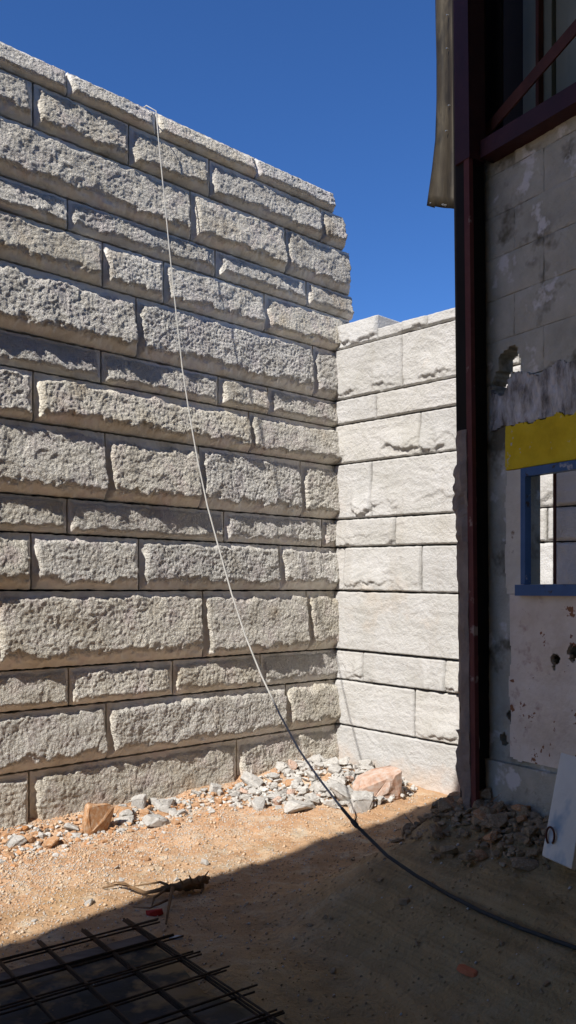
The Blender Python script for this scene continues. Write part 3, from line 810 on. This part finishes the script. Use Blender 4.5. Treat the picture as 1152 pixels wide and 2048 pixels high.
def rubble_stuff(pts, mk, label):
    """small broken stones nobody could count: one object"""
    V = []; Fc = []
    for (x, y, sz, dz) in pts:
        me = ROCKS[mk][rr.randrange(9)]
        R = Matrix.Rotation(rr.uniform(0, 6.28), 3, 'Z') @ Matrix.Rotation(rr.uniform(-.6, .6), 3, 'X') @ Matrix.Diagonal((sz * rr.uniform(.8, 1.3), sz * rr.uniform(.8, 1.1), sz * rr.uniform(.6, 1)))
        b = len(V); z = float(ground_z(x, y)) + sz * .2 + dz
        V += [R @ v.co + Vector((x, y, z)) for v in me.vertices]
        Fc += [[b + k for k in p.vertices] for p in me.polygons]
    o = obj('rubble', V, Fc, M[mk]); tag(o, label, 'rubble', kind='stuff'); return o
def in_pile():
    while True:
        s = rr.uniform(.10, 1.45); p = rr.uniform(.10, 1.12)
        if s + p < 1.9 and ((s - .62) / .85) ** 2 + ((p - .52) / .58) ** 2 < 1: return s, p
small = []; 
for n in range(115):
    s, p = in_pile(); v = CORN - D * s + N * p
    rock('rock_white' if rr.random() < .93 else 'rock_pink', v.x, v.y, rr.choice([.042, .05, .055, .06, .07, .08, .10]), ('grey-white broken stone of the corner heap lying close against the tall wall' if p < .36 else 'grey-white broken stone of the corner heap lying close against the lower wall' if s < .42 else
         'grey-white broken stone along the front edge of the corner heap' if s + p > 1.35 else 'grey-white broken stone in the middle of the corner heap'), 'rubble heap in the wall corner', dz=rr.uniform(-.01, .035))
for n in range(650):
    s, p = in_pile(); v = CORN - D * s + N * p; small.append((v.x, v.y, rr.uniform(.012, .036), rr.uniform(0, .03)))
rubble_stuff(small, 'rock_white', 'small grey-white chips filling the heap in the wall corner')
# strip along the foot of the tall wall
def on_strip(w_):
    s = rr.uniform(.9, 3.5); p = abs(rr.gauss(0, w_)) + .09
    v = CORN - D * s + N * p; return v.x, v.y
for n in range(76):
    x, y = on_strip(.13); sz = rr.choice([.032, .04, .045, .055, .07, .085]); og = rr.random() < .42
    rock('rock_orange' if og else 'rock_white', x, y, sz, ('orange' if og else 'white') + (' rubble stone at the foot of the tall wall, left of the upright orange rock' if x < -.93 else ' rubble stone at the foot of the tall wall, right of the upright orange rock'),
         'orange stones along the tall wall' if og else 'white stones along the tall wall', dz=rr.uniform(-.01, .01))
rubble_stuff([(*on_strip(.18), rr.uniform(.010, .030), 0) for n in range(420)], 'rock_white', 'small white chips along the foot of the tall wall')
rubble_stuff([(*on_strip(.18), rr.uniform(.010, .032), 0) for n in range(420)], 'rock_orange', 'small orange chips along the foot of the tall wall')
# heap in the shade at the foot of the shed
def on_heap():
    while True:
        t = rr.uniform(-.30, .66); q = abs(rr.gauss(0, .13)) - .08
        if t > .16: q = max(q, -.06)
        v = bw(t, q, 0)
        if (v - CORN).dot(D) < -.12: return v.x, v.y
for n in range(56):
    x, y = on_heap()
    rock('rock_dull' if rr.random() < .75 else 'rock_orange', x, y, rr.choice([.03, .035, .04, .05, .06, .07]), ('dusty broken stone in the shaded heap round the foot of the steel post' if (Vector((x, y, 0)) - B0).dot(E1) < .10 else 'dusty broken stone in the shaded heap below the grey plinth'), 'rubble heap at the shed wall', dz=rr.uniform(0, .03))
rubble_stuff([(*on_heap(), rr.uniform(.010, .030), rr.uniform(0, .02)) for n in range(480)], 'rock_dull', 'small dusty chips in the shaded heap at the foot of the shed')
# loose stones on open ground
for i in range(18):
    px, py = rr.uniform(10, 480), rr.uniform(1690, 1860)
    if py > 1880 - px * .25: continue
    x, y = gpt(px, py)
    rock('rock_white' if rr.random() < .5 else 'rock_orange', x, y, rr.uniform(.018, .04), 'small loose stone lying on the sunlit earth', 'loose stones on the sunlit earth')
for i in range(16):
    px, py = rr.uniform(520, 1120), rr.uniform(1720, 2030)
    x, y = gpt(px, py)
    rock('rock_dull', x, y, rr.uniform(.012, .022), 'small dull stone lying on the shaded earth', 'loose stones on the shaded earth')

# gravel: far too many to count
rng = np.random.default_rng(5)
def gravel(name, n, size, region, m, label):
    V = []; Fq = []
    P = np.stack(region(n), -1)
    Zg = ground_z(P[:, 0], P[:, 1])
    base = np.array([(1, 0, 0), (-1, 0, 0), (0, 1, 0), (0, -1, 0), (0, 0, 1), (0, 0, -1)], float)
    tri = np.array([(0, 2, 4), (2, 1, 4), (1, 3, 4), (3, 0, 4), (2, 0, 5), (1, 2, 5), (3, 1, 5), (0, 3, 5)])
    npb = len(P); sc = size * rng.uniform(.4, 1, npb) ** 2
    B = base[None] * rng.uniform(.6, 1.1, (npb, 6, 1)) * sc[:, None, None]
    an = rng.uniform(0, 6.28, npb); ca, sa = np.cos(an), np.sin(an)
    Xr = B[..., 0] * ca[:, None] - B[..., 1] * sa[:, None]; Yr = B[..., 0] * sa[:, None] + B[..., 1] * ca[:, None]
    Zr = B[..., 2] * .75 + Xr * .3
    W = np.stack([Xr + P[:, 0:1], Yr + P[:, 1:2], Zr + Zg[:, None] + sc[:, None] * .25], -1).reshape(-1, 3)
    T = (tri[None] + (np.arange(npb) * 6)[:, None, None]).reshape(-1, 3)
    me = bpy.data.meshes.new(name)
    me.vertices.add(len(W)); me.vertices.foreach_set('co', W.astype(np.float32).ravel())
    me.loops.add(len(T) * 3); me.loops.foreach_set('vertex_index', T.astype(np.int32).ravel())
    me.polygons.add(len(T)); me.polygons.foreach_set('loop_start', np.arange(len(T), dtype=np.int32) * 3)
    me.polygons.foreach_set('loop_total', np.full(len(T), 3, dtype=np.int32))
    me.update(calc_edges=True); me.materials.append(m)
    o = bpy.data.objects.new(name, me); link(o); tag(o, label, 'gravel', kind='stuff'); return o
def reg_lit(n):
    s = 4.0 * np.sqrt(rng.uniform(0, 1, n)) - .1; p = np.abs(rng.normal(.1, .75, n)) + .05
    return CORN.x - D.x * s + N.x * p, CORN.y - D.y * s + N.y * p
def reg_all(n):
    return rng.uniform(-1.8, 2.0, n), rng.uniform(2.5, 6.4, n)
gravel('gravel', 17000, .008, reg_lit, M['pebble'], 'pale and orange grit scattered over the sunlit earth')
gravel('gravel', 13000, .008, reg_lit, M['rock_white'], 'whitish limestone grit scattered over the sunlit earth')
gravel('gravel', 1500, .018, reg_lit, M['pebble'], 'coarser pebbles scattered over the sunlit earth')
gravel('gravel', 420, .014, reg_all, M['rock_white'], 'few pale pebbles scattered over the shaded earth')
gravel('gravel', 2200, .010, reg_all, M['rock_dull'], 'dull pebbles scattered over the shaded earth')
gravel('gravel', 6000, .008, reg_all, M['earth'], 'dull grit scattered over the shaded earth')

# ------------------------------------------------------------------ welded reinforcement mesh, three sheets
LD = Vector((.60, -.80, 0)); TD = Vector((.80, .60, 0))
def cyl_mesh(name, length, rad):
    mb = MB(); mb.tube([(0, 0, 0), (length * .5, 0, 0), (length, 0, 0)], rad, 6)
    me = bpy.data.meshes.new(name); me.from_pydata([tuple(v) for v in mb.v], [], mb.f); me.update(); me.materials.append(M['rebar']); me.shade_smooth()
    return me
bar_l = cyl_mesh('bar', 2.4, .0046); bar_t = cyl_mesh('bar', 2.3, .004)
far_r = on_ground(258, 1829, .10)
labs = ['top sheet of rusty welded steel mesh lying in the shade', 'middle sheet of rusty welded steel mesh in the shaded stack', 'bottom sheet of rusty welded steel mesh in the shaded stack',
        'second lowest sheet of rusty welded steel mesh in the shaded stack']
for k, zz in enumerate((.074, .058, .042)):
    org = far_r + LD * (.04 - .05 * k + (.03 if k == 2 else 0)) + TD * (.02 * k)
    zg = .02
    sheet = empty('steel_mesh_sheet', (org.x, org.y, zz)); tag(sheet, labs[k], 'steel mesh', 'stacked steel mesh sheets')
    yaw = math.atan2(LD.y, LD.x); yt = math.atan2(-TD.y, -TD.x)
    for i in range(9):
        o = bpy.data.objects.new('bar', bar_l); link(o, sheet)
        o.location = -TD * (.20 * i + .012 * k) - LD * .06; o.rotation_euler = (0, rr.uniform(-.004, .004), yaw + rr.uniform(-.006, .006))
    for j in range(11):
        o = bpy.data.objects.new('bar', bar_t); link(o, sheet)
        o.location = TD * (.07 + rr.uniform(-.03, .04)) + LD * (.04 + .20 * j + rr.uniform(-.012, .012) + .02 * k) + Vector((0, 0, .0085)); o.rotation_euler = (0, rr.uniform(-.006, .006), yt + rr.uniform(-.012, .012))
for k, (off, w) in enumerate(((.12, .07), (1.0, .07), (1.7, .07))):
    a = far_r + LD * off + TD * .06; b = far_r + LD * off - TD * 1.7
    mb = MB(); sd = LD * w / 2
    za = .0; zb2 = .032
    mb.hexa([Vector((v.x, v.y, zz)) for zz in (za, zb2) for v in (a - sd, b - sd, b + sd, a + sd)])
    bt_ = mb.build('timber_batten', M['timber'])
    tag(bt_, ['grey batten under the far edge of the steel mesh', 'grey batten under the middle of the steel mesh', 'grey batten under the near edge of the steel mesh'][k], 'batten', 'battens under the steel mesh')

pm_ = MB(); rs_ = random.Random(4)
n1_, n2__ = 12, 12
for a in range(n1_ + 1):
    for b in range(n2__ + 1):
        e_ = .05 * rs_.uniform(-1, 1)
        v = far_r + LD * (.12 + 2.2 * a / n1_ + (e_ if a in (0, n1_) else 0)) - TD * (-.02 + 1.9 * b / n2__ + (e_ if b in (0, n2__) else 0))
        pm_.v.append(Vector((v.x, v.y, float(ground_z(v.x, v.y)) + .012 + .012 * float(fbm(np.array(a * .7), np.array(b * .7), 9, 2)))))
for a in range(n1_):
    for b in range(n2__):
        k = a * (n2__ + 1) + b; pm_.f.append([k, k + 1, k + n2__ + 2, k + n2__ + 1])
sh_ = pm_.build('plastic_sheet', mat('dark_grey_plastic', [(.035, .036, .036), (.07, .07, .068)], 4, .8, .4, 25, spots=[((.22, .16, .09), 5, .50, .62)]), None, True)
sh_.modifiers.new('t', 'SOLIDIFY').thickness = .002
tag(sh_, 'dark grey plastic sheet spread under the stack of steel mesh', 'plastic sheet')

# ------------------------------------------------------------------ dead root, scraps
def gp3(px, py, h): return hit(px, py, h)
root = empty('dead_root', gp3(380, 1770, .0)); tag(root, 'dead gnarled root lying where the shade begins', 'root')
mb = MB()
mb.tube([gp3(418, 1756, .04), gp3(408, 1758, .06), gp3(393, 1766, .05), gp3(377, 1764, .06), gp3(360, 1774, .045), gp3(344, 1773, .05), gp3(322, 1776, .04)], [.008, .020, .024, .019, .022, .015, .009], 9)
mb.tube([gp3(414, 1764, .03), gp3(398, 1757, .075), gp3(383, 1770, .03), gp3(362, 1767, .06), gp3(345, 1778, .03), gp3(330, 1782, .03)], [.012, .017, .021, .014, .016, .008], 9)
mb.tube([gp3(402, 1774, .02), gp3(390, 1771, .04), gp3(372, 1776, .02), gp3(352, 1770, .04)], [.012, .018, .017, .008], 9)
mb.build('stump', M['wood'], root)
for pts, r0 in (([(340, 1774, .05), (310, 1782, .03), (290, 1786, .02), (262, 1774, .04), (240, 1768, .03), (205, 1776, .01)], .012),
                ([(335, 1770, .06), (320, 1764, .07), (295, 1768, .05), (268, 1772, .04)], .008),
                ([(345, 1776, .05), (340, 1800, .04), (336, 1822, .04), (332, 1848, .01)], .011),
                ([(330, 1780, .04), (308, 1796, .03), (304, 1812, .01)], .008),
                ([(335, 1800, .03), (300, 1816, .03), (266, 1814, .02)], .006),
                ([(400, 1762, .08), (410, 1752, .11), (417, 1742, .14)], .006),
                ([(385, 1764, .09), (380, 1754, .12), (378, 1750, .14)], .006),
                ([(365, 1768, .08), (360, 1758, .11)], .007),
                ([(262, 1774, .04), (250, 1766, .06), (232, 1764, .05), (215, 1770, .02)], .005),
                ([(404, 1766, .05), (406, 1778, .02), (402, 1786, .01)], .012)):
    mb = MB(); pp = [gp3(*p) for p in pts]
    mb.tube(pp, [r0 * (1 - .6 * i / (len(pp) - 1)) for i in range(len(pp))], 7); mb.build('rootlet', M['wood'], root)

def chip(name, px, py, w, l, h, yaw, m, label, cat, seed):
    r_ = random.Random(seed); bm = bmesh.new()
    for i in range(9):
        a = i / 9 * 6.283; bm.verts.new((math.cos(a) * l * r_.uniform(.7, 1), math.sin(a) * w * r_.uniform(.6, 1), r_.uniform(.6, 1) * h)); 
        bm.verts.new((math.cos(a) * l * r_.uniform(.8, 1.05), math.sin(a) * w * r_.uniform(.7, 1.05), 0))
    bmesh.ops.convex_hull(bm, input=bm.verts)
    bmesh.ops.delete(bm, geom=[v for v in bm.verts if not v.link_faces], context='VERTS')
    me = bpy.data.meshes.new(name); bm.to_mesh(me); bm.free(); me.materials.append(m)
    o = bpy.data.objects.new(name, me); link(o); x, y = gpt(px, py)
    o.location = (x, y, float(ground_z(x, y)) - .002); o.rotation_euler = (0, 0, yaw); tag(o, label, cat); return o
chip('brick_shard', 935, 1946, .020, .058, .022, -.9, M['shard'], 'terracotta red shard lying alone on the shaded earth', 'shard', 4)
chip('plastic_scrap', 308, 1830, .022, .045, .03, .4, M['red'], 'crumpled red plastic scrap beside the dead root', 'scrap', 5)
chip('plastic_scrap', 352, 1877, .018, .035, .012, .2, M['scrap'], 'bluish grey scrap at the edge of the steel mesh', 'scrap', 6)
chip('stone_chip', 1063, 1732, .016, .024, .014, .2, M['scrap'], 'pale chip on the earth before the leaning board', 'chip', 7)
chip('clod', 808, 1806, .022, .032, .025, .2, M['rock_dull'], 'dark clod beside the cable on the shaded earth', 'clod', 8)
